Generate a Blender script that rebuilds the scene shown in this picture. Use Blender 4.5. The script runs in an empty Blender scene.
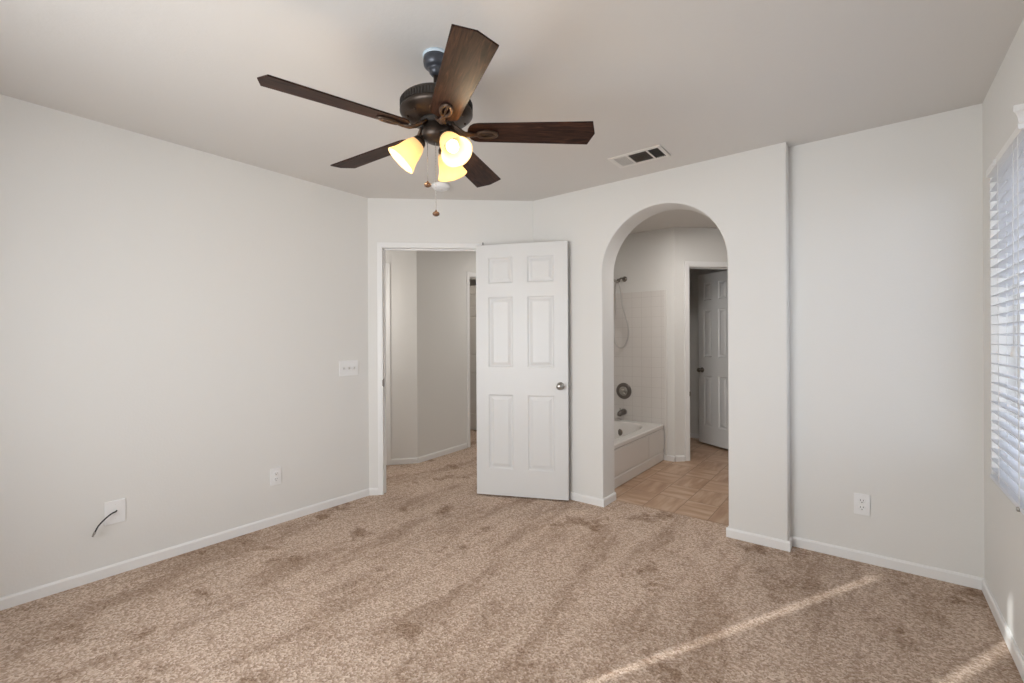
import bpy, bmesh, math, random
from mathutils import Vector, Matrix
random.seed(7)
S = bpy.context.scene
COL = S.collection

# ------------------------------------------------------------------ camera
def make_camera():
    cam = bpy.data.cameras.new('camera'); o = bpy.data.objects.new('camera', cam); COL.objects.link(o)
    yaw, pitch, roll = -0.6605, -0.0003, -0.0047
    f = Vector((math.sin(yaw)*math.cos(pitch), math.cos(yaw)*math.cos(pitch), math.sin(pitch)))
    r0 = Vector((math.cos(yaw), -math.sin(yaw), 0)); u0 = r0.cross(f)
    r = math.cos(roll)*r0 + math.sin(roll)*u0; u = -math.sin(roll)*r0 + math.cos(roll)*u0
    M = Matrix((r, u, -f)).transposed().to_4x4(); M.translation = (0, 0, 1.2572)
    o.matrix_world = M
    cam.sensor_width = 36; cam.sensor_fit = 'HORIZONTAL'; cam.lens = 36*458.4/1024
    cam.clip_start = .02
    S.camera = o
make_camera()

# ------------------------------------------------------------------ sky, sun, added fill lamps, exposure
S.view_settings.view_transform = 'Standard'; S.view_settings.look = 'None'
S.view_settings.exposure = -0.02; S.view_settings.gamma = 1.0
S.view_settings.use_curve_mapping = False
W = bpy.data.worlds.new('sky'); S.world = W; W.use_nodes = True
bg = W.node_tree.nodes['Background']; bg.inputs[0].default_value = (.80, .85, 1.0, 1); bg.inputs[1].default_value = 2.7

def lamp(name, kind, loc, energy, color=(1, 1, 1), direction=None, **kw):
    l = bpy.data.lights.new(name, kind); l.energy = energy; l.color = color
    for k, v in kw.items(): setattr(l, k, v)
    o = bpy.data.objects.new(name, l); COL.objects.link(o); o.location = loc
    if direction is not None:
        o.rotation_euler = Vector(direction).to_track_quat('-Z', 'Y').to_euler()
    return o
lamp('sun', 'SUN', (-2, -6, 5), 7.5, (1, .985, .965), (.4645, .8856, -.468), angle=math.radians(.7))
# unseen lamp added as fill, reinforcing daylight at the window behind the camera
lamp('back_window_fill', 'AREA', (-1.46, -.60, 1.28), 34, (.955, .983, 1), (0, 1, 0), shape='RECTANGLE', size=1.5, size_y=1.2, spread=math.radians(146))
# added lamp boosting the side window's daylight, just inside its blinds, out of view
lamp('side_window_fill', 'AREA', (.40, 1.35, 1.30), 1.5, (.93, .97, 1), (-1, 0, 0), shape='RECTANGLE', size=1.2, size_y=1.3)
lamp('bath_fill', 'AREA', (-1.1, 4.0, 2.40), 13, (1, .95, .90), (0, 0, -1), shape='DISK', size=.5)  # unseen lamp without a fixture, added to brighten the bathroom
lamp('hall_fill', 'AREA', (-3.0, 4.6, 2.42), 9, (1, .95, .90), (0, 0, -1), shape='DISK', size=.3)  # no fixture here; added lamp that lifts the hall
lamp('hall_entry_fill', 'POINT', (-3.75, 2.25, 1.6), 10, (1, .96, .92), shadow_soft_size=.12)  # added out of sight to brighten the hall's diagonal wall
lamp('hall_room_fill', 'POINT', (-4.35, 3.7, 2.0), 6, (1, .88, .76), shadow_soft_size=.1)  # unseen lamp added to light the leaf in the hall doorway

# ------------------------------------------------------------------ materials
def mat(name, color=(.8, .8, .8), rough=.5, metal=0, spec=.5):
    m = bpy.data.materials.new(name); m.use_nodes = True
    b = m.node_tree.nodes['Principled BSDF']
    b.inputs['Base Color'].default_value = (*color, 1); b.inputs['Roughness'].default_value = rough
    b.inputs['Metallic'].default_value = metal; b.inputs['Specular IOR Level'].default_value = spec
    return m
class NT:
    def __init__(s, m): s.t = m.node_tree; s.b = s.t.nodes.get('Principled BSDF'); s.tc = None
    def n(s, kind, **kw):
        x = s.t.nodes.new(kind)
        for k, v in kw.items():
            if k.startswith('i_'): x.inputs[k[2:].replace('_', ' ')].default_value = v
            else: setattr(x, k, v)
        return x
    def l(s, a, b): s.t.links.new(a, b)
    def pos(s, scale=(1, 1, 1), rot=(0, 0, 0)):
        if not s.tc: s.tc = s.n('ShaderNodeTexCoord')
        mp = s.n('ShaderNodeMapping'); mp.inputs['Scale'].default_value = scale; mp.inputs['Rotation'].default_value = rot
        s.l(s.tc.outputs['Object'], mp.inputs[0]); return mp.outputs[0]
    def ramp(s, src, stops):
        r = s.n('ShaderNodeValToRGB'); e = r.color_ramp.elements
        while len(e) < len(stops): e.new(.5)
        for el, (p, c) in zip(e, stops): el.position = p; el.color = (*c, 1) if len(c) == 3 else c
        s.l(src, r.inputs[0]); return r.outputs[0]
    def mix(s, fac, a, b, mode='MIX'):
        m = s.n('ShaderNodeMix', data_type='RGBA', blend_type=mode)
        for k, v in ((0, fac), (6, a), (7, b)):
            if hasattr(v, 'is_linked'): s.l(v, m.inputs[k])
            else: m.inputs[k].default_value = v if k == 0 else (*v, 1)
        return m.outputs[2]
    def bump(s, h, strength=.2, dist=.01):
        b = s.n('ShaderNodeBump'); b.inputs['Strength'].default_value = strength; b.inputs['Distance'].default_value = dist
        s.l(h, b.inputs['Height']); s.l(b.outputs[0], s.b.inputs['Normal'])

def plaster(name, color, strength=.12, scale=90):
    m = mat(name, color, .75, spec=.25); t = NT(m)
    n = t.n('ShaderNodeTexNoise', i_Scale=scale, i_Detail=3.0, i_Roughness=.55); t.l(t.pos(), n.inputs['Vector'])
    t.bump(n.outputs[0], strength, .004)
    n2 = t.n('ShaderNodeTexNoise', i_Scale=.9, i_Detail=2.0); t.l(t.pos(), n2.inputs['Vector'])
    c = t.mix(n2.outputs[0], tuple(x*.985 for x in color), tuple(min(1, x*1.015) for x in color))
    t.l(c, t.b.inputs['Base Color']); return m
def carpet_mat():
    m = mat('carpet_pile', (.4, .3, .2), 1.0, spec=.05); t = NT(m)
    fine = t.n('ShaderNodeTexNoise', i_Scale=110.0, i_Detail=4.0, i_Roughness=.8); t.l(t.pos(), fine.inputs['Vector'])
    tuft = t.n('ShaderNodeTexVoronoi', i_Scale=125.0); t.l(t.pos(), tuft.inputs['Vector'])
    sx = t.n('ShaderNodeSeparateColor'); t.l(tuft.outputs['Color'], sx.inputs[0])
    grain = t.mix(.38, fine.outputs[0], sx.outputs[0])
    base = t.ramp(grain, [(.27, (.36, .254, .187)), (.5, (.57, .432, .34)), (.74, (.80, .67, .57))])
    # vacuum strokes and trodden marks: a pile that leans the other way reads darker
    st = t.n('ShaderNodeTexNoise', i_Scale=1.6, i_Detail=9.0, i_Roughness=.72, i_Distortion=.2); t.l(t.pos((2.3, .6, 1), (0, 0, math.radians(8))), st.inputs['Vector'])
    stm = t.ramp(st.outputs[0], [(.49, (0, 0, 0)), (.59, (1, 1, 1))])
    sp = t.n('ShaderNodeTexNoise', i_Scale=3.0, i_Detail=9.0, i_Roughness=.74, i_Distortion=.2); t.l(t.pos((1, 1, 1), (0, 0, .6)), sp.inputs['Vector'])
    spm = t.ramp(sp.outputs[0], [(.545, (0, 0, 0)), (.63, (1, 1, 1))])
    mx = t.n('ShaderNodeMath', operation='MAXIMUM'); h = t.n('ShaderNodeMath', operation='MULTIPLY'); h.inputs[1].default_value = .6
    t.l(stm, h.inputs[0]); t.l(h.outputs[0], mx.inputs[0]); t.l(spm, mx.inputs[1])
    f = t.n('ShaderNodeMath', operation='MULTIPLY'); f.inputs[1].default_value = .95; t.l(mx.outputs[0], f.inputs[0])
    dark = t.mix(1.0, base, (.56, .50, .45), 'MULTIPLY')
    t.l(t.mix(f.outputs[0], base, dark), t.b.inputs['Base Color'])
    s = t.n('ShaderNodeMath', operation='ADD'); t.l(fine.outputs[0], s.inputs[0]); t.l(tuft.outputs[0], s.inputs[1])
    t.bump(s.outputs[0], .45, .010); return m
def tile_floor_mat():
    m = mat('stone_look_floor_tile', (.5, .35, .22), .38, spec=.35); t = NT(m); T = 1/.30
    br = t.n('ShaderNodeTexBrick', offset=0.0, squash=1.0); br.inputs['Scale'].default_value = 1.0
    br.inputs['Brick Width'].default_value = .235; br.inputs['Row Height'].default_value = .33
    br.inputs['Mortar Size'].default_value = .003; br.inputs['Mortar Smooth'].default_value = .3
    br.inputs['Color1'].default_value = (.0, .0, .0, 1); br.inputs['Color2'].default_value = (1, 1, 1, 1)
    mp = t.pos(); t.tc_m = mp
    sh = t.n('ShaderNodeVectorMath', operation='ADD'); sh.inputs[1].default_value = (.187, .26, 0)
    t.l(mp, sh.inputs[0]); t.l(sh.outputs[0], br.inputs['Vector'])
    ck = t.n('ShaderNodeTexChecker', i_Scale=1.0); dv = t.n('ShaderNodeVectorMath', operation='DIVIDE'); dv.inputs[1].default_value = (.235, .33, 1); t.l(sh.outputs[0], dv.inputs[0]); t.l(dv.outputs[0], ck.inputs[0])
    a = t.n('ShaderNodeTexNoise', i_Scale=3.0, i_Detail=6.0, i_Distortion=.1); t.l(t.pos((1, 6, 1)), a.inputs['Vector'])
    b = t.n('ShaderNodeTexNoise', i_Scale=3.0, i_Detail=6.0, i_Distortion=.1); t.l(t.pos((6, 1, 1)), b.inputs['Vector'])
    v = t.mix(ck.outputs['Fac'], a.outputs[0], b.outputs[0])
    for inp in (v,): pass
    c = t.ramp(v, [(.28, (.38, .235, .150)), (.5, (.49, .32, .215)), (.74, (.62, .465, .345))])
    c = t.mix(.16, c, br.outputs['Color'], 'SOFT_LIGHT')
    c = t.mix(br.outputs['Fac'], c, (.28, .18, .115))
    t.l(c, t.b.inputs['Base Color']); return m
def wall_tile_mat(axis):
    m = mat('white_square_wall_tile', (.8, .78, .75), .22, spec=.5); t = NT(m)
    br = t.n('ShaderNodeTexBrick', offset=0.0); br.inputs['Scale'].default_value = 1.0
    br.inputs['Brick Width'].default_value = .108; br.inputs['Row Height'].default_value = .108
    br.inputs['Mortar Size'].default_value = .0016; br.inputs['Mortar Smooth'].default_value = .2
    for k in ('Color1', 'Color2'): br.inputs[k].default_value = (.76, .73, .70, 1)
    br.inputs['Mortar'].default_value = (.63, .60, .57, 1)
    rot = (math.radians(90), 0, 0) if axis == 'x' else (math.radians(90), math.radians(90), 0)
    t.l(t.pos((1, 1, 1), (math.radians(-90), 0, 0)) if axis == 'x' else t.pos((1, 1, 1), (0, math.radians(90), 0)), br.inputs['Vector'])
    t.l(br.outputs[0], t.b.inputs['Base Color'])
    iv = t.n('ShaderNodeMath', operation='SUBTRACT'); iv.inputs[0].default_value = 1; t.l(br.outputs['Fac'], iv.inputs[1])
    t.bump(iv.outputs[0], .4, .002); return m
def wood_mat():
    m = mat('dark_walnut_blade', (.1, .05, .03), .50, spec=.12); t = NT(m)
    n = t.n('ShaderNodeTexNoise', i_Scale=7.0, i_Detail=6.0, i_Roughness=.6, i_Distortion=1.2); t.l(t.pos((1, 9, 9)), n.inputs['Vector'])
    t.l(t.ramp(n.outputs[0], [(.35, (.012, .006, .005)), (.55, (.036, .017, .012)), (.74, (.095, .042, .024))]), t.b.inputs['Base Color'])
    t.bump(n.outputs[0], .08, .002); return m
def glass_mat():
    m = bpy.data.materials.new('window_glass'); m.use_nodes = True; t = NT(m); t.t.nodes.clear()
    o = t.n('ShaderNodeOutputMaterial'); mx = t.n('ShaderNodeMixShader'); mx.inputs[0].default_value = .06
    tr = t.n('ShaderNodeBsdfTransparent'); tr.inputs[0].default_value = (.96, .98, .98, 1)
    g = t.n('ShaderNodeBsdfGlossy'); g.inputs['Roughness'].default_value = .02
    t.l(tr.outputs[0], mx.inputs[1]); t.l(g.outputs[0], mx.inputs[2]); t.l(mx.outputs[0], o.inputs[0]); return m
def shade_mat():
    m = bpy.data.materials.new('frosted_amber_glass'); m.use_nodes = True; t = NT(m); t.t.nodes.clear()
    o = t.n('ShaderNodeOutputMaterial'); mx = t.n('ShaderNodeMixShader'); mx.inputs[0].default_value = .35
    tl = t.n('ShaderNodeBsdfTranslucent'); tl.inputs[0].default_value = (.72, .54, .30, 1)
    d = t.n('ShaderNodeBsdfDiffuse'); d.inputs[0].default_value = (.58, .45, .28, 1)
    t.l(tl.outputs[0], mx.inputs[1]); t.l(d.outputs[0], mx.inputs[2])
    ad = t.n('ShaderNodeAddShader'); e = t.n('ShaderNodeEmission'); e.inputs[0].default_value = (1, .78, .46, 1); e.inputs[1].default_value = .38
    t.l(mx.outputs[0], ad.inputs[0]); t.l(e.outputs[0], ad.inputs[1]); t.l(ad.outputs[0], o.inputs[0]); return m
def emit_mat(name, c, s):
    m = mat(name, c); b = m.node_tree.nodes['Principled BSDF']
    b.inputs['Emission Color'].default_value = (*c, 1); b.inputs['Emission Strength'].default_value = s; return m

M_WALL = plaster('warm_white_wall_paint', (.80, .79, .765))
M_CEIL = plaster('ceiling_paint', (.74, .715, .685), .16, 60)
M_TRIM = mat('white_trim_paint', (.87, .865, .855), .40)
M_DOOR = mat('white_door_paint', (.75, .75, .742), .38)
M_CARPET = carpet_mat(); M_TILE = tile_floor_mat(); M_WTX = wall_tile_mat('x'); M_WTY = wall_tile_mat('y')
M_WOOD = wood_mat()
M_BRONZE = mat('oil_rubbed_bronze', (.060, .045, .036), .38, .65)
M_CANOPY = mat('charcoal_canopy_metal', (.075, .08, .095), .35, .5)
M_BRASSY = mat('antique_bronze_bracket', (.085, .055, .038), .42, .55)
M_DARK = mat('dark_matte', (.035, .030, .026), .9)
M_NICKEL = mat('satin_nickel', (.42, .40, .37), .28, 1)
M_DNICKEL = mat('dark_brushed_nickel', (.22, .20, .185), .32, 1)
M_PLATE = mat('white_plastic', (.90, .90, .90), .30)
M_SLOT = mat('slot_and_shaded_louvre_grey', (.06, .056, .052), .6)
M_TUB = mat('white_tub_enamel', (.80, .775, .745), .14, spec=.6)
M_BLACK = mat('black_rubber', (.012, .012, .013), .5)
M_GLASS = glass_mat(); M_SHADE = shade_mat()
M_BULB = emit_mat('lit_bulb', (1, .82, .55), 2.6)
def slat_mat():
    m = mat('white_blind_slat', (.86, .865, .875), .4); t = NT(m); o = t.t.nodes['Material Output']
    mx = t.n('ShaderNodeMixShader'); mx.inputs[0].default_value = .45; tl = t.n('ShaderNodeBsdfTranslucent'); tl.inputs[0].default_value = (.90, .91, .94, 1)
    t.l(t.b.outputs[0], mx.inputs[1]); t.l(tl.outputs[0], mx.inputs[2]); t.l(mx.outputs[0], o.inputs[0]); return m
M_SLAT = slat_mat()
M_CORD = mat('white_cord', (.85, .85, .84), .7)
M_VINYL = mat('white_vinyl_frame', (.80, .80, .79), .35)
M_VENT = mat('painted_vent_metal', (.80, .77, .73), .45)
M_LOUVRE = mat('shaded_louvre_metal', (.22, .19, .16), .5)  # darker copy of the vent metal: louvre shade put into the colour
M_FENCE = mat('weathered_fence_wood', (.33, .30, .29), .85)
M_GROUND = mat('outdoor_gravel', (.42, .38, .33), .95)
M_RINGW = mat('pale_reflection_ring', (.62, .72, .80), .4)  # pale blue reflection on the ring is put into its base colour
M_HOSE = mat('chrome_hose', (.60, .58, .56), .35, .6)
M_CRYSTAL = mat('brown_glass_pendant', (.17, .09, .05), .12, .3)

# ------------------------------------------------------------------ mesh building
class MB:
    """collects shapes, builds ONE mesh object"""
    def __init__(s): s.bm = bmesh.new(); s.M = Matrix()
    def v(s, co): return s.bm.verts.new(s.M @ Vector(co))
    def f(s, vs, smooth=False):
        try:
            fa = s.bm.faces.new(vs); fa.smooth = smooth; return fa
        except ValueError: return None
    def box(s, a, b):
        x0, y0, z0 = a; x1, y1, z1 = b
        p = [s.v(c) for c in ((x0,y0,z0),(x1,y0,z0),(x1,y1,z0),(x0,y1,z0),(x0,y0,z1),(x1,y0,z1),(x1,y1,z1),(x0,y1,z1))]
        for q in ((3,2,1,0),(4,5,6,7),(0,1,5,4),(1,2,6,5),(2,3,7,6),(3,0,4,7)): s.f([p[i] for i in q])
        return s
    def prism(s, pts, z0, z1):
        lo = [s.v((x, y, z0)) for x, y in pts]; hi = [s.v((x, y, z1)) for x, y in pts]; n = len(pts)
        s.f(lo[::-1]); s.f(hi)
        for i in range(n): s.f([lo[i], lo[(i+1) % n], hi[(i+1) % n], hi[i]])
        return s
    def lathe(s, prof, n=32, cap0=True, cap1=True, smooth=True):
        """profile of (r, z) round the local z axis"""
        rings = []
        for r, z in prof: rings.append([s.v((r*math.cos(2*math.pi*i/n), r*math.sin(2*math.pi*i/n), z)) for i in range(n)])
        for a, b in zip(rings, rings[1:]):
            for i in range(n): s.f([a[i], a[(i+1) % n], b[(i+1) % n], b[i]], smooth)
        if cap0: s.f(rings[0][::-1])
        if cap1: s.f(rings[-1])
        return s
    def tube(s, pts, r, n=10, closed=False, flat=1.0):
        pts = [Vector(p) for p in pts]; rings = []; m = len(pts); up = None
        for i, p in enumerate(pts):
            if closed: t = pts[(i+1) % m] - pts[i-1]
            else: t = pts[min(i+1, m-1)] - pts[max(i-1, 0)]
            t.normalize()
            if up is None: up = Vector((0, 0, 1)) if abs(t.z) < .9 else Vector((1, 0, 0))
            a = t.cross(up)
            if a.length < 1e-4: a = t.orthogonal()
            a.normalize(); b = a.cross(t).normalized(); up = b
            rr = r[i] if isinstance(r, (list, tuple)) else r
            rings.append([s.v(p + rr*(math.cos(2*math.pi*k/n)*a + flat*math.sin(2*math.pi*k/n)*b)) for k in range(n)])
        pairs = list(zip(rings, rings[1:])) + ([(rings[-1], rings[0])] if closed else [])
        for a, b in pairs:
            for k in range(n): s.f([a[k], a[(k+1) % n], b[(k+1) % n], b[k]], True)
        if not closed: s.f(rings[0][::-1]); s.f(rings[-1])
        return s
    def ball(s, c, r, sc=(1, 1, 1), n=16):
        old = s.M; s.M = old @ Matrix.Translation(c) @ Matrix.Diagonal((*sc, 1))
        s.lathe([(max(1e-4, r*math.sin(math.pi*i/n)), -r*math.cos(math.pi*i/n)) for i in range(n+1)], 2*n)
        s.M = old; return s
    def build(s, name, m, parent=None, bevel=0, segs=2, world=None):
        bmesh.ops.remove_doubles(s.bm, verts=s.bm.verts, dist=1e-6)
        bmesh.ops.recalc_face_normals(s.bm, faces=s.bm.faces)
        me = bpy.data.meshes.new(name); s.bm.to_mesh(me); s.bm.free()
        o = bpy.data.objects.new(name, me); COL.objects.link(o); me.materials.append(m)
        if world is not None: o.matrix_world = world
        if parent: o.parent = parent
        if bevel:
            b = o.modifiers.new('bevel', 'BEVEL'); b.width = bevel; b.segments = segs; b.limit_method = 'ANGLE'; b.angle_limit = math.radians(35)
        return o
def tag(o, label=None, cat=None, group=None, kind=None):
    for k, v in (('label', label), ('category', cat), ('group', group), ('kind', kind)):
        if v: o[k] = v
    return o
def empty(name, M):
    o = bpy.data.objects.new(name, None); COL.objects.link(o); o.empty_display_size = .1
    o.matrix_world = M if isinstance(M, Matrix) else Matrix.Translation(M); return o
def struct(o, label=None): o['kind'] = 'structure'; tag(o, label); return o
def frame(origin, xdir, ydir):
    x = Vector(xdir).normalized(); y = Vector(ydir).normalized(); z = x.cross(y)
    M = Matrix((x, y, z)).transposed().to_4x4(); M.translation = origin; return M

# ------------------------------------------------------------------ the room shell
H = 2.44; TOP = 2.47
XL, YB, XE, YA, YR = -3.242, -.70, .457, 3.166, 3.266
A = Vector((XL, 2.249)); B = Vector((-2.229, YA)); XC = -.3815; J1, J2 = -1.5917, -.7108
YI = 3.371                                   # bathroom face of the arch wall
d1 = (B-A).normalized(); n1 = Vector((d1.y, -d1.x))           # along the door wall, and out of it into the room
L1 = (B-A).length
MD = frame((A.x, A.y, 0), (d1.x, d1.y, 0), (-n1.x, -n1.y, 0))   # door wall: x along, y into the hall
OP0, OP1 = .100, .912                        # rough opening of the bedroom door
HD = 2.05
K = Vector((-1.592, 4.81)); d2 = Vector((.7071, .7071))
MW = frame((K.x, K.y, 0), (d2.x, d2.y, 0), (-d2.y, d2.x, 0))    # bathroom 45 degree wall: x along, y into the toilet room
WO0, WO1 = .148, .868

m = MB(); m.box((XL-.12, YB-.12, -.02), (XL, 2.249, TOP)); struct(m.build('wall_left', M_WALL))
m = MB(); m.M = MD
m.box((-.10, 0, -.02), (OP0, .115, TOP)); m.box((OP1, 0, -.02), (L1+.10, .115, TOP)); m.box((OP0, 0, HD), (OP1, .115, TOP))
struct(m.build('wall_entry', M_WALL))

def arch_wall():
    m = MB(); cx, R, zs = (J1+J2)/2, (J2-J1)/2, 1.772; N = 56
    arc = [(cx-R*math.cos(math.pi*i/N), zs+R*math.sin(math.pi*i/N)) for i in range(N+1)]
    def col(y):
        return dict(bl=m.v((B.x-.02, y, -.02)), tl=m.v((B.x-.02, y, TOP)), j1=m.v((J1, y, -.02)), j2=m.v((J2, y, -.02)),
                    br=m.v((XC, y, -.02)), tr=m.v((XC, y, TOP)), arc=[m.v((x, y, z)) for x, z in arc], mid=m.v((cx, y, TOP)))
    a, b = col(YA), col(YI)
    for c in (a, b):
        m.f([c['bl'], c['j1'], *c['arc'][:N//2+1], c['mid'], c['tl']])
        m.f([c['j2'], c['br'], c['tr'], c['mid'], *c['arc'][N//2:][::1]])
    def q(p, r, p2, r2, sm=False): m.f([p, r, r2, p2], sm)
    q(a['bl'], a['j1'], b['bl'], b['j1']); q(a['j2'], a['br'], b['j2'], b['br'])
    q(a['br'], a['tr'], b['br'], b['tr']); q(a['bl'], a['tl'], b['bl'], b['tl'])
    q(a['j1'], a['arc'][0], b['j1'], b['arc'][0]); q(a['j2'], a['arc'][-1], b['j2'], b['arc'][-1])
    q(a['tl'], a['mid'], b['tl'], b['mid']); q(a['tr'], a['mid'], b['tr'], b['mid'])
    for i in range(N):
        q(a['arc'][i], a['arc'][i+1], b['arc'][i], b['arc'][i+1])
    return struct(m.build('wall_arch', M_WALL, bevel=.009, segs=3))
arch_wall()
m = MB(); m.box((XC, YR, -.02), (XE+.14, YI, TOP)); struct(m.build('wall_far_right', M_WALL))

# right wall with its window opening
WY0, WY1, WZ0, WZ1 = 1.30, 3.092, .597, 2.055
m = MB()
for a, b in (((XE, YB-.12, -.02), (XE+.14, WY0, TOP)), ((XE, WY1, -.02), (XE+.14, YR, TOP)), ((XE, WY0, -.02), (XE+.14, WY1, WZ0)), ((XE, WY0, WZ1), (XE+.14, WY1, TOP))): m.box(a, b)
struct(m.build('wall_window', M_WALL))
# back wall behind the camera with a window
BX0, BX1, BZ0, BZ1 = -2.565, -.71, .66, 2.11
m = MB(); y0, y1 = YB-.12, YB
for a, b in (((XL-.12, y0, -.02), (BX0, y1, TOP)), ((BX1, y0, -.02), (XE, y1, TOP)), ((BX0, y0, -.02), (BX1, y1, BZ0)), ((BX0, y0, BZ1), (BX1, y1, TOP))): m.box(a, b)
struct(m.build('wall_back', M_WALL))
m = MB(); m.box((-5.2, YB-.12, H), (XE+.14, 6.6, H+.10)); struct(m.build('ceiling', M_CEIL))
m = MB()
m.prism([(-5.2, YB-.12), (XE+.14, YB-.12), (XE+.14, 3.352), (-2.5, 3.352), (-2.5, 6.6), (-5.2, 6.6)], -.08, 0)
struct(m.build('floor', M_CARPET))
m = MB(); m.box((-2.5, 3.352, -.08), (XE+.14, 6.6, -.002)); struct(m.build('floor_bathroom', M_TILE))

# hall beyond the bedroom door
P0, P1, P2 = Vector((-3.865, 2.945)), Vector((-3.695, 3.15)), Vector((-3.76, 4.0))
dh = (P1-P0).normalized(); hb = P1-dh*1.6
def strip(m, p, q, t, z0=-.02, z1=TOP):
    """wall between plan points p and q, thickness t to the left of p->q"""
    d = (q-p).normalized(); n = Vector((-d.y, d.x))*t
    m.prism([tuple(p), tuple(q), tuple(q+n), tuple(p+n)], z0, z1)
m = MB(); strip(m, hb, P1, .10); struct(m.build('wall_hall_diagonal', M_WALL))
m = MB(); strip(m, P1, P2+Vector((0, .02)), .10); dq = (P2-P1).normalized(); q1 = P2+dq*.85
strip(m, P2, q1, .10, 2.05); strip(m, q1, q1+dq*1.7, .10); struct(m.build('wall_hall_left', M_WALL))
m = MB(); m.box((-5.2, 6.3, -.02), (-2.45, 6.4, TOP)); struct(m.build('wall_hall_end', M_WALL))
m = MB(); m.box((-5.2, 1.6, -.02), (-5.1, 6.3, TOP)); struct(m.build('wall_hall_far', M_WALL))
m = MB(); m.box((-5.1, 1.6, -.02), (XL-.12, 1.7, TOP)); struct(m.build('wall_hall_near', M_WALL))
m = MB(); m.box((-2.57, 3.371, -.02), (-2.45, 6.3, TOP)); struct(m.build('wall_bath_left', M_WALL))
# bathroom
YE = 4.806
m = MB(); m.prism([(-2.45, YE), (K.x, K.y), (K.x-.083, K.y+.083), (-2.45, YE+.11)], -.02, TOP); struct(m.build('wall_bath_end', M_WALL))
m = MB(); m.M = MW; m.box((0, 0, -.02), (WO0, .115, TOP)); m.box((WO1, 0, -.02), (1.75, .115, TOP)); m.box((WO0, 0, 2.045), (WO1, .115, TOP))
struct(m.build('wall_bath_diagonal', M_WALL))
m = MB(); m.box((-2.45, 6.12, -.02), (XE+.14, 6.22, TOP)); struct(m.build('wall_bath_far', M_WALL))
m = MB(); m.box((XE+.02, YI, -.02), (XE+.14, 6.12, TOP)); struct(m.build('wall_bath_right', M_WALL))

# ------------------------------------------------------------------ baseboards
BH, BT = .058, .012
def base(name, p, q, t=BT, e0=0, e1=0):
    """skirting on the right-hand side of p->q"""
    p = Vector(p); q = Vector(q); d = (q-p).normalized(); n = Vector((d.y, -d.x)); p = p-d*e0; q = q+d*e1
    prof = [(0, -.005), (t, -.005), (t, BH-.010), (t*.55, BH), (0, BH)]
    m = MB(); a = [m.v((p.x+n.x*u, p.y+n.y*u, z)) for u, z in prof]; b = [m.v((q.x+n.x*u, q.y+n.y*u, z)) for u, z in prof]
    m.f(a[::-1]); m.f(b)
    for i in range(5): m.f([a[i], a[(i+1) % 5], b[(i+1) % 5], b[i]])
    return struct(m.build(name, M_TRIM))
base('baseboard_left', (XL, YB), (XL, 2.249))
base('baseboard_entry', A+d1*.005, A+d1*.076)
base('baseboard_entry_right', A+d1*.966, B)
base('baseboard_arch_left', (B.x, YA), (J1, YA), e1=BT)
base('baseboard_arch_jamb', (J1, YA), (J1, YI))
base('baseboard_arch_right', (J2, YA), (XC, YA), e0=BT, e1=BT)
base('baseboard_arch_pier', (J2, YI), (J2, YA))
base('baseboard_return', (XC, YA), (XC, YR))
base('baseboard_far_right', (XC+BT, YR), (XE, YR))
base('baseboard_window', (XE, YR-BT), (XE, YB))
base('baseboard_hall_diagonal', P0, P1)
base('baseboard_hall_left', P1, P2-dq*.055)
base('baseboard_bath_end', (-1.70, YE), (K.x, K.y-.012))
base('baseboard_bath_diagonal', K, K+d2*.10)
base('baseboard_bath_far', (-2.3, 6.12), (-1.0, 6.12))

# ------------------------------------------------------------------ doors, jambs, casings
def casing(name, M, o0, o1, top, depth, side0=True, side1=True, w=.046, strike=None, ct=.011, cm=None):
    """jamb lining with stop, and flat casing on the front face of a wall (front = -y)"""
    t = .016; m = MB(); m.M = M
    m.box((o0, -.004, 0), (o0+t, depth+.004, top)); m.box((o1-t, -.004, 0), (o1, depth+.004, top)); m.box((o0, -.004, top-t), (o1, depth+.004, top))
    m.box((o0+t, .045, 0), (o0+t+.010, .075, top-t)); m.box((o1-t-.010, .045, 0), (o1-t, .075, top-t)); m.box((o0+t, .045, top-t-.010), (o1-t, .075, top-t))
    j = struct(m.build(name, M_TRIM, bevel=.002))
    c = MB(); c.M = M; r = .008
    for y0, y1 in ((-ct, 0), (depth, depth+ct)):
        if side0: c.box((o0+r-w, y0, 0), (o0+r, y1, top-r+w))
        if side1: c.box((o1-r, y0, 0), (o1-r+w, y1, top-r+w))
        c.box((o0+r, y0, top-r), (o1-r, y1, top-r+w))
    c.build('casing', cm or M_TRIM, j, bevel=min(.003, ct*.4))
    if strike:
        p = MB(); p.M = M; x, z = strike; p.box((x-.0005, .002, z-.032), (x+.0025, .042, z+.032)); p.box((x-.004, -.010, z-.024), (x+.0035, .004, z+.024)); p.build('strike_plate', M_DNICKEL, j)
    return j
casing('trim_1', MD, OP0, OP1, HD, .115, strike=(OP0+.016, .92), w=.034, ct=.006)
casing('trim_2', MW, WO0, WO1, 2.045, .115, strike=(WO0+.016, .70))
MH = frame((P2.x, P2.y, 0), (dq.x, dq.y, 0), (-dq.y, dq.x, 0))
casing('trim_3', MH, 0, .85, 2.05, .10)
MG = frame((P0.x, P0.y, 0), (-dh.x, -dh.y, 0), (dh.y, -dh.x, 0))
g = MB(); g.M = MG; g.box((0, 0, 0), (.055, .014, 2.06)); g.box((.055, 0, 2.0), (.90, .014, 2.06)); struct(g.build('trim_4', M_TRIM, bevel=.003))

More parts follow.
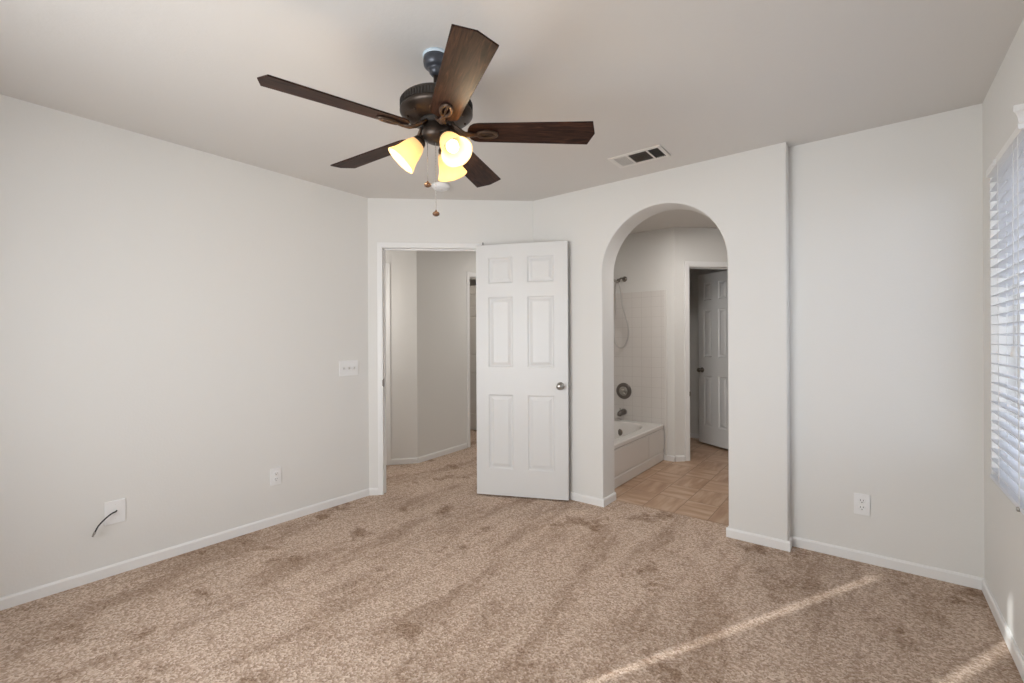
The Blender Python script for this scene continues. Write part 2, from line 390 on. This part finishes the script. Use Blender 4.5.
def knob(parent, M, x, z, y, side, m=M_NICKEL):
    k = MB(); k.M = M @ Matrix.Translation((x, y, z)) @ Matrix.Rotation(math.radians(90*side), 4, 'X')
    k.lathe([(.001, 0), (.031, 0), (.031, .004), (.026, .009), (.012, .012), (.011, .030), (.018, .036), (.0255, .046), (.0265, .055), (.022, .064), (.012, .069), (.001, .070)], 28)
    return k.build('door_knob', m, parent)
def door_leaf(name, M, w, cols, h=2.03, t=.035, knobx=None, hinge_y=None, knobz=.905, km=M_NICKEL, z0=.012):
    """six panel moulded leaf; local x from the hinge edge, y=0 hinge-side face, z up"""
    rows = [(.215, .815), (1.035, 1.605), (1.715, 1.925)]
    m = MB(); m.M = M @ Matrix.Translation((0, 0, z0))
    xs = sorted({0, w, *[c for p in cols for c in p]}); zs = sorted({0, h, *[c for p in rows for c in p]})
    for face, sg in ((0, 1), (t, -1)):
        V = {(x, z): m.v((x, face, z)) for x in xs for z in zs}
        for i in range(len(xs)-1):
            for j in range(len(zs)-1):
                c = [(xs[i], zs[j]), (xs[i+1], zs[j]), (xs[i+1], zs[j+1]), (xs[i], zs[j+1])]
                if (xs[i], xs[i+1]) in cols and (zs[j], zs[j+1]) in rows:
                    prev = [V[k] for k in c]
                    for ins, dep in ((.004, .0035), (.011, .0085), (.020, .0085), (.042, .0020)):
                        x0, x1, a0, a1 = xs[i]+ins, xs[i+1]-ins, zs[j]+ins, zs[j+1]-ins; yy = face+sg*dep
                        ring = [m.v((x0, yy, a0)), m.v((x1, yy, a0)), m.v((x1, yy, a1)), m.v((x0, yy, a1))]
                        for k in range(4): m.f([prev[k], prev[(k+1) % 4], ring[(k+1) % 4], ring[k]])
                        prev = ring
                    m.f(prev)
                else: m.f([V[k] for k in c])
    for x in (0, w): 
        a = [m.v((x, 0, z)) for z in zs]; b = [m.v((x, t, z)) for z in zs]
        m.f([a[0], *b[0:1], *b[1:], *a[:0:-1]])
    for z in (0, h):
        a = [m.v((x, 0, z)) for x in xs]; b = [m.v((x, t, z)) for x in xs]
        m.f([a[0], *b, *a[:0:-1]])
    d = struct(m.build(name, M_DOOR))
    kx = knobx or w-.062
    knob(d, M, kx, knobz, t, -1, km); knob(d, M, kx, knobz, 0, 1, km)
    p = MB(); p.M = M; p.box((w-.0005, .006, knobz-.028), (w+.0015, t-.006, knobz+.028)); p.box((w, .012, knobz-.009), (w+.008, t-.012, knobz+.009)); p.build('latch_plate', km, d)
    for z in (.20, 1.02, 1.83):
        q = MB(); q.M = M @ Matrix.Translation((-.003, -.006, z)); q.lathe([(.001, -.047), (.004, -.046), (.0055, -.043), (.0055, .043), (.004, .046), (.001, .047)], 12)
        q.M = M; q.box((-.003, -.002, z-.043), (.001, .024, z+.043)); q.build('hinge', km, d)
    return d
# bedroom leaf, swung right round against the wall
a1 = math.atan2(.309, .682)
ld = Vector((math.cos(a1), math.sin(a1), 0)); ln = Vector((math.sin(a1), -math.cos(a1), 0))
hinge = Vector((-2.535, 2.786, 0)) - ln*.035
ML = frame(hinge, ld, ln); ML = Matrix((ld, ln, Vector((0, 0, 1)))).transposed().to_4x4(); ML.translation = hinge
d = door_leaf('door_1', ML, .749, [(.104, .308), (.428, .642)], knobx=.690)
k = MB(); k.M = ML; k.tube([(.057, .022, 2.038), (.057, .022, 2.064), (.057, .024, 2.067)], .0042, 8); k.box((.045, .012, 2.040), (.069, .032, 2.045))
k.M = ML; k.build('hook', M_DNICKEL, d)
# toilet room leaf
lw = Vector((-.845, .535, 0)).normalized(); nw = Vector((-lw.y, lw.x, 0))*1
nw = Vector((lw.y, -lw.x, 0)); nw = -nw if nw.y > 0 else nw       # face that looks at the bathroom
hw = Vector((-1.643, 5.842, 0)) - lw*.62 - nw*.035
MT = Matrix((lw, nw, Vector((0, 0, 1)))).transposed().to_4x4(); MT.translation = hw
door_leaf('door_2', MT, .62, [(.177, .303), (.405, .531)], knobz=.90, km=M_DNICKEL, z0=.022)
# leaf standing open in the hall doorway
lh = Vector((-1, .02, 0)).normalized(); nh = Vector((-.02, -1, 0)).normalized()
MQ = Matrix((lh, nh, Vector((0, 0, 1)))).transposed().to_4x4(); MQ.translation = (q1.x-.03, q1.y-.055, 0)
door_leaf('door_3', MQ, .76, [(.105, .330), (.430, .655)], z0=.016)

# ------------------------------------------------------------------ windows
def window(name, M, w, h, depth, mull):
    """frame in local x (width), z (up), y outwards"""
    root = struct(empty(name, M)); f = .045
    m = MB()
    for a, b in (((0, depth, 0), (f, depth+.05, h)), ((w-f, depth, 0), (w, depth+.05, h)), ((f, depth, 0), (w-f, depth+.05, f)), ((f, depth, h-f), (w-f, depth+.05, h)), ((mull-.025, depth+.01, f), (mull+.025, depth+.045, h-f))): m.box(a, b)
    m.build('window_frame', M_VINYL, root, bevel=.003)
    for x0, x1 in ((f, mull-.025), (mull+.025, w-f)):
        m = MB(); m.box((x0-.005, depth+.026, f-.005), (x1+.005, depth+.031, h-f+.005)); m.build('pane', M_GLASS, root)
    return root
MR = Matrix(((0, 1, 0, XE), (1, 0, 0, WY0), (0, 0, 1, WZ0), (0, 0, 0, 1)))      # local x -> +Y, local y -> +X
window('window_1', MR, WY1-WY0, WZ1-WZ0, .085, .9)
MBK = Matrix(((1, 0, 0, BX0), (0, -1, 0, YB), (0, 0, 1, BZ0), (0, 0, 0, 1)))
window('window_2', MBK, BX1-BX0, BZ1-BZ0, .062, (BX1-BX0)/2)

def slat_section(w=.050, t=.0028, crown=.003, n=6):
    top = [(-w/2+w*i/n, crown*(1-(2*i/n-1)**2)) for i in range(n+1)]
    return [(u, v+t/2) for u, v in top] + [(u, v-t/2) for u, v in reversed(top)]
def slats(m, x0, x1, yc, zs, tilt):
    c, s = math.cos(tilt), math.sin(tilt)
    for z in zs:
        sec = [(yc+u*c-v*s, z+u*s+v*c) for u, v in slat_section()]
        a = [m.v((x0, y, zz)) for y, zz in sec]; b = [m.v((x1, y, zz)) for y, zz in sec]; k = len(sec)
        m.f(a[::-1]); m.f(b)
        for i in range(k): m.f([a[i], a[(i+1) % k], b[(i+1) % k], b[i]])
# side window blind: open slats, valance slid towards the camera
bw, bh = WY1-WY0, WZ1-WZ0
bl = empty('window_blind', MR); tag(bl, 'white horizontal blind with open slats in the right-hand window', 'window blind')
m = MB(); m.box((.004, -.014, bh-.036), (bw-.002, .050, bh-.002)); m.build('headrail', M_TRIM, bl, bevel=.002)
m = MB(); slats(m, .014, bw-.022, .018, [.055+.0445*i for i in range(int((bh-.115)/.0445)+1)], math.radians(-7)); m.build('slats', M_SLAT, bl)
m = MB(); m.box((.014, -.008, .010), (bw-.014, .044, .028)); m.build('bottom_rail', M_SLAT, bl, bevel=.004)
for i, x in enumerate((.21, .75, 1.24, bw-.212)):
    m = MB()
    for y in (-.0085, .0445): m.box((x-.005, y-.0006, .02), (x+.005, y+.0006, bh-.03))
    m.tube([(x, .018, .02), (x, .018, bh-.03)], .0018, 6)
    for k in range(30): z = .0535+.0445*k; m.box((x-.005, -.008, z-.003), (x+.005, .044, z-.0022))
    m.build('ladder_tape', M_CORD, bl)
for x in (.30, .95, bw-.20):
    m = MB(); m.box((x-.013, -.018, bh-.034), (x+.013, -.014, bh-.010)); m.box((x-.010, -.025, bh-.034), (x+.010, -.018, bh-.030)); m.build('valance_clip', M_PLATE, bl, bevel=.001)
m = MB(); m.M = Matrix.Translation((bw-.55, -.011, .016)) @ Matrix.Rotation(math.radians(90), 4, 'X'); m.lathe([(.001, -.004), (.009, -.004), (.009, .003), (.006, .005), (.001, .005)], 16); m.build('hold_down_button', M_NICKEL, bl)
# the one short piece of crown valance still in place on the headrail, turned across the wall
prof = [(0, -.057), (.007, -.057), (.010, -.040), (.006, -.035), (.009, -.018), (.015, -.004), (.018, 0), (.022, .003), (.022, .024), (0, .024)]
m = MB(); xv = 2.362-WY0
a = [m.v((xv-b_, -.032-b_, bh-.007+z)) for b_, z in prof]; b = [m.v((xv-b_, 0, bh-.007+z)) for b_, z in prof]
m.f(a[::-1]); m.f(b)
for i in range(len(prof)): m.f([a[i], a[(i+1) % len(prof)], b[(i+1) % len(prof)], b[i]])
m.build('valance', M_TRIM, bl)
m = MB(); m.tube([(bw-.52, -.014, bh-.05), (bw-.52, -.016, bh-.35), (bw-.52, -.015, .63)], .0016, 6)
m.M = Matrix.Translation((bw-.52, -.015, .60)); m.lathe([(.001, .035), (.004, .034), (.009, .006), (.0105, -.006), (.008, -.010), (.001, -.011)], 14); m.build('pull_cord', M_CORD, bl)

# three closed blinds side by side in the back window; sun slips through the gaps between them
gapx = (-1.976, -1.358); gw = .026
edges = [BX0+.001, gapx[0]-gw/2, gapx[0]+gw/2, gapx[1]-gw/2, gapx[1]+gw/2, BX1-.001]
for i in range(3):
    x0, x1 = edges[2*i]-BX0, edges[2*i+1]-BX0; hh = BZ1-BZ0
    r = empty('window_blind', MBK)
    tag(r, ['closed white blind in the left third of the back window', 'closed white blind in the middle of the back window', 'closed white blind in the right third of the back window'][i], 'window blind', 'closed blinds of the back window')
    m = MB(); m.box((x0, -.002, hh-.05), (x1, .046, hh-.001)); m.build('headrail', M_SLAT, r)
    m = MB(); slats(m, x0, x1, .022, [.045+.043*k for k in range(31)], math.radians(78)); m.build('slats', M_SLAT, r)
    m = MB(); m.box((x0, .004, .001), (x1, .040, .022)); m.build('bottom_rail', M_SLAT, r)

# outside
m = MB(); m.box((-6, -9, -.20), (14, 16, -.12)); struct(m.build('ground', M_GROUND))
fe = empty('board_fence', (1.2, 9.0, -.12)); tag(fe, 'grey board fence seen through the slats of the right-hand window', 'fence')
m = MB(); x = -1.0
while x < 3.6: m.box((x, 0, .03), (x+.135, .02, 1.78)); x += .142
m.build('boards', M_FENCE, fe)
for z in (.35, 1.45): m = MB(); m.box((-1.0, .02, z), (3.6, .06, z+.09)); m.build('rail', M_FENCE, fe)
for x in (-.9, 1.3, 3.45): m = MB(); m.box((x, .06, -.05), (x+.09, .15, 1.80)); m.build('post', M_FENCE, fe)

# ------------------------------------------------------------------ ceiling fan
FX, FY = -1.4055, 1.3087
fan = empty('ceiling_fan', (FX, FY, H)); tag(fan, 'dark five-blade ceiling fan with three lit amber glass lamps hanging from the ceiling', 'ceiling fan')
m = MB(); m.lathe([(.001, 0), (.056, 0), (.056, -.010), (.051, -.014), (.001, -.014)], 40); m.build('canopy_ring', M_RINGW, fan)
m = MB(); m.lathe([(.001, -.012), (.053, -.012), (.054, -.028), (.051, -.046), (.040, -.056), (.030, -.059), (.031, -.063), (.029, -.074), (.020, -.084), (.0135, -.086), (.001, -.086)], 40); m.build('canopy', M_CANOPY, fan)
m = MB(); m.lathe([(.0125, -.08), (.0125, -.165)], 16); m.lathe([(.014, -.150), (.026, -.155), (.030, -.170), (.030, -.180)], 24); m.build('downrod', M_BRONZE, fan)
m = MB(); m.lathe([(.001, -.170), (.055, -.172), (.105, -.176), (.130, -.184), (.142, -.194), (.146, -.200), (.146, -.232), (.149, -.236), (.149, -.243), (.143, -.250), (.128, -.262), (.098, -.272), (.085, -.276), (.001, -.276)], 56)
mh = m.build('motor_housing', M_BRONZE, fan)
m = MB()
for i in range(72):
    m.M = Matrix.Rotation(2*math.pi*i/72, 4, 'Z'); m.box((.1445, -.0036, -.229), (.1487, .0036, -.203))
m.build('vent_fins', M_DARK, mh)
for i in range(10):
    m = MB(); m.M = Matrix.Rotation(2*math.pi*(i+.5)/10, 4, 'Z') @ Matrix.Translation((.118, 0, -.267)); m.ball((0, 0, 0), .005, n=8); m.build('screw', M_BRASSY, mh)
m = MB(); m.lathe([(.001, -.274), (.070, -.274), (.072, -.284), (.062, -.290), (.062, -.292)], 40); m.build('flywheel', M_DARK, fan)
m = MB(); m.lathe([(.001, -.290), (.050, -.291), (.056, -.296), (.056, -.312), (.060, -.316), (.060, -.336), (.054, -.348), (.036, -.358), (.001, -.362)], 40); m.build('switch_housing', M_BRONZE, fan)

BZ = -.318; PITCH = math.radians(-12.5); PH = -105.0
def blade_mesh():
    m = MB(); r0, r1, w0, w1, t = .126, .656, .057, .071, .006
    pts = []
    for i in range(9):                          # rounded root
        a = math.radians(90+22.5*i); pts.append((r0+.045+.045*math.cos(a), w0*math.sin(a)))
    tip = [(r1-.020, -w1), (r1, 0), (r1-.020, w1)]
    pts = pts + tip
    lo = [m.v((x, y, -t/2)) for x, y in pts]; hi = [m.v((x, y, t/2)) for x, y in pts]; n = len(pts)
    m.f(lo[::-1]); m.f(hi)
    for i in range(n): m.f([lo[i], lo[(i+1) % n], hi[(i+1) % n], hi[i]])
    return m
for i in range(5):
    Mb = Matrix.Rotation(math.radians(PH+72*i), 4, 'Z') @ Matrix.Translation((0, 0, BZ)) @ Matrix.Rotation(PITCH, 4, 'X')
    bl_ = blade_mesh().build('blade', M_WOOD, fan, bevel=.0015, world=Mb)
    m = MB(); loop = [(.208+.040*math.cos(2*math.pi*k/28), .019*math.sin(2*math.pi*k/28), -.009) for k in range(28)]
    m.tube(loop, .0065, 10, closed=True)
    m.tube([(.172, 0, -.009), (.208, 0, -.008), (.244, 0, -.009)], .0045, 8)
    m.tube([(.050, 0, .026), (.075, 0, .016), (.095, 0, -.002), (.120, 0, -.012), (.150, 0, -.012), (.172, 0, -.009)], [.012, .011, .010, .009, .010, .010], 10, flat=.6)
    m.tube([(.060, .022, .030), (.085, .018, .010), (.115, .010, -.008), (.150, .004, -.011)], .006, 8)
    m.tube([(.060, -.022, .030), (.085, -.018, .010), (.115, -.010, -.008), (.150, -.004, -.011)], .006, 8)
    for sx, sy in ((.180, .012), (.180, -.012), (.238, 0)): m.ball((sx, sy, -.010), .006, (1, 1, .5), 8)
    m.build('blade_bracket', M_BRASSY, bl_)

SHA = (-131, -11, 109)
shade_prof = [(.024, 0), (.030, -.004), (.038, -.020), (.044, -.042), (.048, -.064), (.054, -.084), (.063, -.102), (.066, -.108)]
for i, a in enumerate(SHA):
    Ma = Matrix.Rotation(math.radians(a), 4, 'Z')
    m = MB(); m.tube([(.034, 0, -.338), (.048, 0, -.336), (.058, 0, -.342), (.066, 0, -.354)], .010, 12)
    tilt = Matrix.Translation((.067, 0, -.358)) @ Matrix.Rotation(math.radians(-42), 4, 'Y')
    m.M = tilt; m.lathe([(.001, .010), (.018, .010), (.026, .002), (.029, -.008), (.029, -.018), (.024, -.020), (.001, -.020)], 24)
    m.build('lamp_arm', M_BRONZE, fan, world=Ma)
    Ms = Ma @ tilt @ Matrix.Translation((0, 0, -.010))
    m = MB(); m.lathe([(r, z) for r, z in shade_prof] + [(r-.003, z) for r, z in reversed(shade_prof)], 40, False, False)
    sh = m.build('lamp_shade', M_SHADE, fan, world=Ms)
    m = MB(); m.lathe([(.001, -.012), (.012, -.014), (.013, -.030), (.022, -.046), (.026, -.060), (.022, -.076), (.010, -.085), (.001, -.086)], 20); m.build('bulb', M_BULB, sh)
    p = Matrix.Translation((FX, FY, H)) @ Ms @ Vector((0, 0, -.124))
    lamp('fan_lamp', 'POINT', p, 3.0, (1, .80, .55), shadow_soft_size=.03)
for (x, y), z0, z1, in (((-.028, -.026), -.33, -.520), ((.000, -.006), -.355, -.640)):
    m = MB(); m.tube([(x, y, z0), (x, y, z1)], .0010, 6)
    for k in range(int((z0-z1)/.012)): m.ball((x, y, z0-.012*k), .0019, n=4)
    pc = m.build('pull_chain', M_NICKEL, fan)
    m = MB(); m.M = Matrix.Translation((x, y, z1-.012)); m.lathe([(.001, .014), (.003, .012), (.004, .007), (.012, .003), (.015, -.003), (.013, -.009), (.006, -.013), (.001, -.014)], 16); m.build('pendant', M_CRYSTAL, pc)

# ------------------------------------------------------------------ ceiling vent and smoke detector
MV = frame((-1.160, 2.832, H), (1, 0, 0), (0, 1, 0))
v = empty('air_vent', MV); tag(v, 'white rectangular air register with three louvred sections in the ceiling', 'air vent')
W2, D2 = .172, .100
m = MB()
for a, b in (((-W2, -D2, -.006), (W2, -D2+.024, 0)), ((-W2, D2-.024, -.006), (W2, D2, 0)), ((-W2, -D2+.024, -.006), (-W2+.024, D2-.024, 0)), ((W2-.024, -D2+.024, -.006), (W2, D2-.024, 0)), ((-.058, -D2+.024, -.006), (-.046, D2-.024, 0)), ((.072, -D2+.024, -.006), (.084, D2-.024, 0))): m.box(a, b)
m.build('face_frame', M_VENT, v, bevel=.0015)
m = MB(); m.box((-W2+.02, -D2+.02, -.0012), (W2-.02, D2-.02, -.0002)); m.build('duct_shade', M_DARK, v)  # dark sheet painted in place of the shade inside the duct
def louvres(x0, x1, ang, along, step, mt):
    m = MB()
    if along == 'y':
        x = x0+step/2
        while x < x1: m.M = Matrix.Translation((x, 0, -.004)) @ Matrix.Rotation(ang, 4, 'Y'); m.box((-.0045, -D2+.024, -.0004), (.0045, D2-.024, .0004)); x += step
    else:
        y = -D2+.024+step/2
        while y < D2-.024: m.M = Matrix.Translation((0, y, -.004)) @ Matrix.Rotation(ang, 4, 'X'); m.box((x0, -.0035, -.0004), (x1, .0035, .0004)); y += step
    m.build('louvres', mt, v)
louvres(-W2+.024, -.058, math.radians(12), 'y', .0102, M_VENT)
louvres(-.046, .072, math.radians(35), 'x', .0115, M_LOUVRE)
louvres(.084, W2-.024, math.radians(-65), 'y', .0115, M_SLOT)  # shade on these louvres is painted in as near-black
m = MB(); m.M = Matrix.Translation((-2.542, 2.407, H)); m.lathe([(.001, 0), (.068, 0), (.068, -.012), (.062, -.024), (.048, -.034), (.001, -.036)], 36)
sd = m.build('smoke_detector', M_PLATE); tag(sd, 'round white smoke detector on the ceiling near the bedroom doorway', 'smoke detector')
m = MB(); m.M = Matrix.Translation((-2.53, 2.40, H)); m.lathe([(.001, -.034), (.008, -.035), (.008, -.038), (.001, -.039)], 14); m.build('test_button', M_VENT, sd)

# ------------------------------------------------------------------ wall plates
def plate(root, w, h):
    m = MB(); m.box((-w/2, -.0075, -h/2), (w/2, 0, h/2)); return m.build('cover_plate', M_PLATE, root, bevel=.0022)
def wall_frame(x, y, z, face):            # local x right as seen from the room, local y into the wall
    if face == 'left': return Matrix(((0, -1, 0, x), (1, 0, 0, y), (0, 0, 1, z), (0, 0, 0, 1)))
    return Matrix(((1, 0, 0, x), (0, 1, 0, y), (0, 0, 1, z), (0, 0, 0, 1)))
def outlet(M, label):
    r = empty('power_outlet', M); tag(r, label, 'power outlet', 'duplex power outlets low on the walls'); plate(r, .074, .118)
    for z in (.0195, -.0195):
        m = MB(); m.M = Matrix.Translation((0, -.0064, z)) @ Matrix.Rotation(math.radians(90), 4, 'X') @ Matrix.Diagonal((1, .86, 1, 1)); m.lathe([(.001, .0025), (.0165, .0025), (.0175, .001), (.0175, 0)], 24); s = m.build('socket', M_PLATE, r)
        m = MB(); m.box((-.0078, -.0093, z-.001), (-.0050, -.0086, z+.0085)); m.box((.0050, -.0093, z), (.0078, -.0086, z+.0080)); m.M = Matrix.Translation((0, -.0088, z-.0075)) @ Matrix.Rotation(math.radians(90), 4, 'X'); m.lathe([(.001, .0005), (.0028, .0005), (.0028, 0)], 10); m.build('slots', M_SLOT, s)
    m = MB(); m.M = Matrix.Translation((0, -.0064, 0)) @ Matrix.Rotation(math.radians(90), 4, 'X'); m.lathe([(.001, .0012), (.003, .001), (.0034, 0)], 12); m.build('screw', M_VENT, r)
outlet(wall_frame(XL, 1.498, .332, 'left'), 'white duplex outlet low on the left wall between cable and doorway')
outlet(wall_frame(-.031, YR, .326, 'back'), 'white duplex outlet low on the wall right of the arch')
sw = empty('light_switch', wall_frame(XL, 2.067, 1.052, 'left')); tag(sw, 'white three-gang light switch plate on the left wall by the doorway', 'light switch'); plate(sw, .166, .118)
for x in (-.046, 0, .046):
    m = MB(); m.box((x-.0055, -.0075, -.0125), (x+.0055, -.006, .0125)); m.M = Matrix.Translation((x, -.0065, -.001)) @ Matrix.Rotation(math.radians(-28), 4, 'X'); m.box((-.0038, -.013, -.0045), (.0038, 0, .0045)); m.build('toggle', M_VENT, sw, bevel=.0008)
    for z in (-.030, .030):
        m = MB(); m.M = Matrix.Translation((x, -.0064, z)) @ Matrix.Rotation(math.radians(90), 4, 'X'); m.lathe([(.001, .0010), (.003, .0008), (.0034, 0)], 10); m.build('screw', M_VENT, sw)
MC = wall_frame(XL, .642, .340, 'left')
cp = empty('cable_wall_plate', MC); tag(cp, 'white cable wall plate with a black cord low on the left wall', 'wall plate'); plate(cp, .088, .124)
for z in (-.034, .042):
    m = MB(); m.M = Matrix.Translation((0, -.0064, z)) @ Matrix.Rotation(math.radians(90), 4, 'X'); m.lathe([(.001, .0012), (.003, .001), (.0034, 0)], 12); m.build('screw', M_VENT, cp)
cc = MB(); pts = [(.006, -.004, .006), (.000, -.022, .006), (-.022, -.034, .002), (-.050, -.042, -.016), (-.076, -.046, -.042), (-.090, -.047, -.070)]
fine = []
for i in range(len(pts)-1):
    p = [Vector(pts[max(0, min(len(pts)-1, i+k))]) for k in (-1, 0, 1, 2)]
    for s in range(6):
        t = s/6; fine.append(.5*((2*p[1])+(p[2]-p[0])*t+(2*p[0]-5*p[1]+4*p[2]-p[3])*t*t+(3*p[1]-p[0]-3*p[2]+p[3])*t**3))
fine.append(Vector(pts[-1])); cc.tube(fine, .0036, 12)
cord = cc.build('coax_cable', M_BLACK, cp); cord['label'] = 'black cord'
m = MB(); m.tube([(-.0893, -.047, -.068), (-.0955, -.047, -.081)], .0058, 10); m.tube([(-.0955, -.047, -.081), (-.100, -.047, -.091)], .0048, 6); m.build('connector', M_NICKEL, cord)

# ------------------------------------------------------------------ bathroom: tub, tile and fittings
TX0, TX1, TY0, TY1, TZ = -2.45, -1.70, 3.378, YE-.010, .378
struct_t = MB(); struct_t.box((TX0, YE-.010, TZ-.02), (TX1+.004, YE, 1.79)); t = struct(struct_t.build('trim_5', M_WTX))
m = MB(); m.box((TX1+.004, YE-.012, .0), (TX1+.030, YE, 1.795)); m.build('bullnose_edge', M_TUB, t, bevel=.004)
m = MB(); m.box((TX0, TY0, TZ-.02), (TX0+.010, YE-.010, 1.79)); struct(m.build('trim_6', M_WTY))
def tub():
    m = MB(); N = 64; x0, x1, y0, y1 = TX0+.011, TX1, TY0, TY1-.002; cx, cy = (x0+x1)/2, (y0+y1)/2
    def outer(i, ins=0):
        a = 2*math.pi*i/N; c, s = math.cos(a), math.sin(a); hx, hy = (x1-x0)/2-ins, (y1-y0)/2-ins
        k = min(hx/abs(c) if abs(c) > 1e-6 else 9, hy/abs(s) if abs(s) > 1e-6 else 9); return cx+c*k, cy+s*k
    def sup(i, a_, b_, e, oy=0):
        a = 2*math.pi*i/N; c, s = math.cos(a), math.sin(a); k = (abs(c/a_)**e+abs(s/b_)**e)**(-1/e); return cx+c*k, cy+oy+s*k
    rings = []
    def ring(fn, z): rings.append([m.v((*fn(i), z)) for i in range(N)])
    ring(lambda i: outer(i, .0), .002); ring(lambda i: outer(i, .0), .085); ring(lambda i: outer(i, .006), .095)
    ring(lambda i: outer(i, .006), TZ-.045); ring(lambda i: outer(i, 0), TZ-.038); ring(lambda i: outer(i, 0), TZ-.010); ring(lambda i: outer(i, .004), TZ-.003); ring(lambda i: outer(i, .010), TZ)
    for a_, b_, e, z in ((.290, .600, 3.0, TZ), (.280, .590, 3.0, TZ-.004), (.268, .575, 3.0, TZ-.020), (.235, .530, 3.0, TZ-.20), (.210, .490, 2.8, TZ-.290), (.150, .420, 2.5, TZ-.315), (.02, .05, 2, TZ-.320)): ring(lambda i: sup(i, a_, b_, e), z)
    for a, b in zip(rings, rings[1:]):
        for i in range(N): m.f([a[i], a[(i+1) % N], b[(i+1) % N], b[i]], True)
    m.f(rings[-1]); m.f(rings[0][::-1])
    o = m.build('bathtub', M_TUB)
    for p in o.data.polygons: p.use_smooth = len(p.vertices) == 4 and p.center.z < TZ-.006 and p.center.x < TX1-.03 and p.center.x > TX0+.04
    b = o.modifiers.new('bevel', 'BEVEL'); b.width = .004; b.segments = 2; b.limit_method = 'ANGLE'; b.angle_limit = math.radians(50)
    return o
bt = tub(); tag(bt, 'white alcove bathtub seen through the arch at its left side', 'bathtub')
m = MB(); m.M = Matrix.Translation((TX1+.001, 0, 0)); m.box((-.004, TY1-.43, .11), (.0005, TY1-.02, TZ-.055)); m.box((-.004, TY0+.05, .11), (.0005, TY1-.436, TZ-.055)); m.build('apron_panel', M_TUB, bt, bevel=.0012)
YW = YE-.010
RX = Matrix.Rotation(math.radians(90), 4, 'X')      # lathe axis towards the viewer (-y)
m = MB(); m.M = Matrix.Translation((-2.150, YW, .700)) @ RX
m.lathe([(.001, 0), (.088, 0), (.090, .004), (.082, .010), (.060, .014), (.001, .015)], 40); va = m.build('shower_valve', M_DNICKEL); tag(va, 'round nickel shower valve with lever on the tiled wall above the tub spout', 'shower valve')
m = MB(); m.M = Matrix.Translation((-2.150, YW, .700)) @ RX; m.lathe([(.048, .013), (.050, .018), (.046, .026), (.030, .030), (.001, .031)], 32, False); m.lathe([(.022, .030), (.020, .052), (.014, .058), (.001, .060)], 24, False)
m.M = Matrix.Translation((-2.150, YW, .700)); m.tube([(0, -.046, 0), (.022, -.050, -.022), (.046, -.050, -.040)], [.009, .008, .006], 10); m.build('lever_handle', M_NICKEL, va)
m = MB(); m.M = Matrix.Translation((-2.150, YW, .470)); m.tube([(0, .002, 0), (0, -.03, 0), (0, -.085, -.002), (0, -.115, -.010), (0, -.128, -.030)], [.032, .031, .028, .026, .020], 20)
sp = m.build('tub_spout', M_DNICKEL); tag(sp, 'nickel tub spout on the tiled wall under the valve', 'tub spout')
m = MB(); m.M = Matrix.Translation((-2.150, YW-.100, .497)); m.lathe([(.004, -.004), (.004, .012), (.008, .016), (.008, .022), (.001, .024)], 12); m.build('diverter_knob', M_NICKEL, sp)
m = MB(); m.M = Matrix.Translation((-2.135, TY1-.150, .262)) @ Matrix.Rotation(math.radians(-12), 4, 'X') @ RX; m.lathe([(.001, -.012), (.040, -.012), (.040, .006), (.036, .013), (.018, .016), (.001, .016)], 32); ov = m.build('overflow_cover', M_DNICKEL, bt)
# hand shower on a wall arm
hs = empty('hand_shower', (-2.140, YE, 1.945)); tag(hs, 'hand shower with long looping hose on the wall above the tub', 'hand shower')
m = MB(); m.M = RX; m.lathe([(.001, 0), (.030, 0), (.030, .004), (.020, .012), (.001, .014)], 24); m.build('wall_flange', M_DNICKEL, hs)
m = MB(); m.tube([(0, 0, 0), (0, -.05, .006), (-.004, -.10, -.004), (-.010, -.13, -.024)], .0105, 12); m.ball((-.012, -.136, -.030), .022); m.build('shower_arm', M_DNICKEL, hs)
m = MB(); m.tube([(-.012, -.145, -.050), (-.040, -.165, -.030), (-.075, -.185, -.004), (-.110, -.200, .020), (-.135, -.215, .030)], [.012, .013, .013, .018, .026], 14)
m.M = Matrix.Translation((-.150, -.228, .026)) @ Matrix.Rotation(math.radians(-40), 4, 'Y') @ Matrix.Rotation(math.radians(50), 4, 'X'); m.lathe([(.001, .018), (.030, .014), (.042, .002), (.044, -.008), (.001, -.010)], 28); m.build('spray_head', M_NICKEL, hs)
def cat(pts, n=10):
    out = []
    for i in range(len(pts)-1):
        p = [Vector(pts[max(0, min(len(pts)-1, i+k))]) for k in (-1, 0, 1, 2)]
        for s in range(n):
            t = s/n; out.append(.5*((2*p[1])+(p[2]-p[0])*t+(2*p[0]-5*p[1]+4*p[2]-p[3])*t*t+(3*p[1]-p[0]-3*p[2]+p[3])*t**3))
    return out+[Vector(pts[-1])]
m = MB(); m.tube(cat([(-.010, -.140, -.050), (.006, -.125, -.130), (.012, -.090, -.300), (.056, -.060, -.500), (.060, -.050, -.640), (.015, -.050, -.745), (-.050, -.055, -.760), (-.092, -.060, -.700), (-.100, -.070, -.560), (-.080, -.085, -.350), (-.060, -.120, -.150), (-.030, -.155, -.045)]), .0090, 10); m.build('hose', M_HOSE, hs)
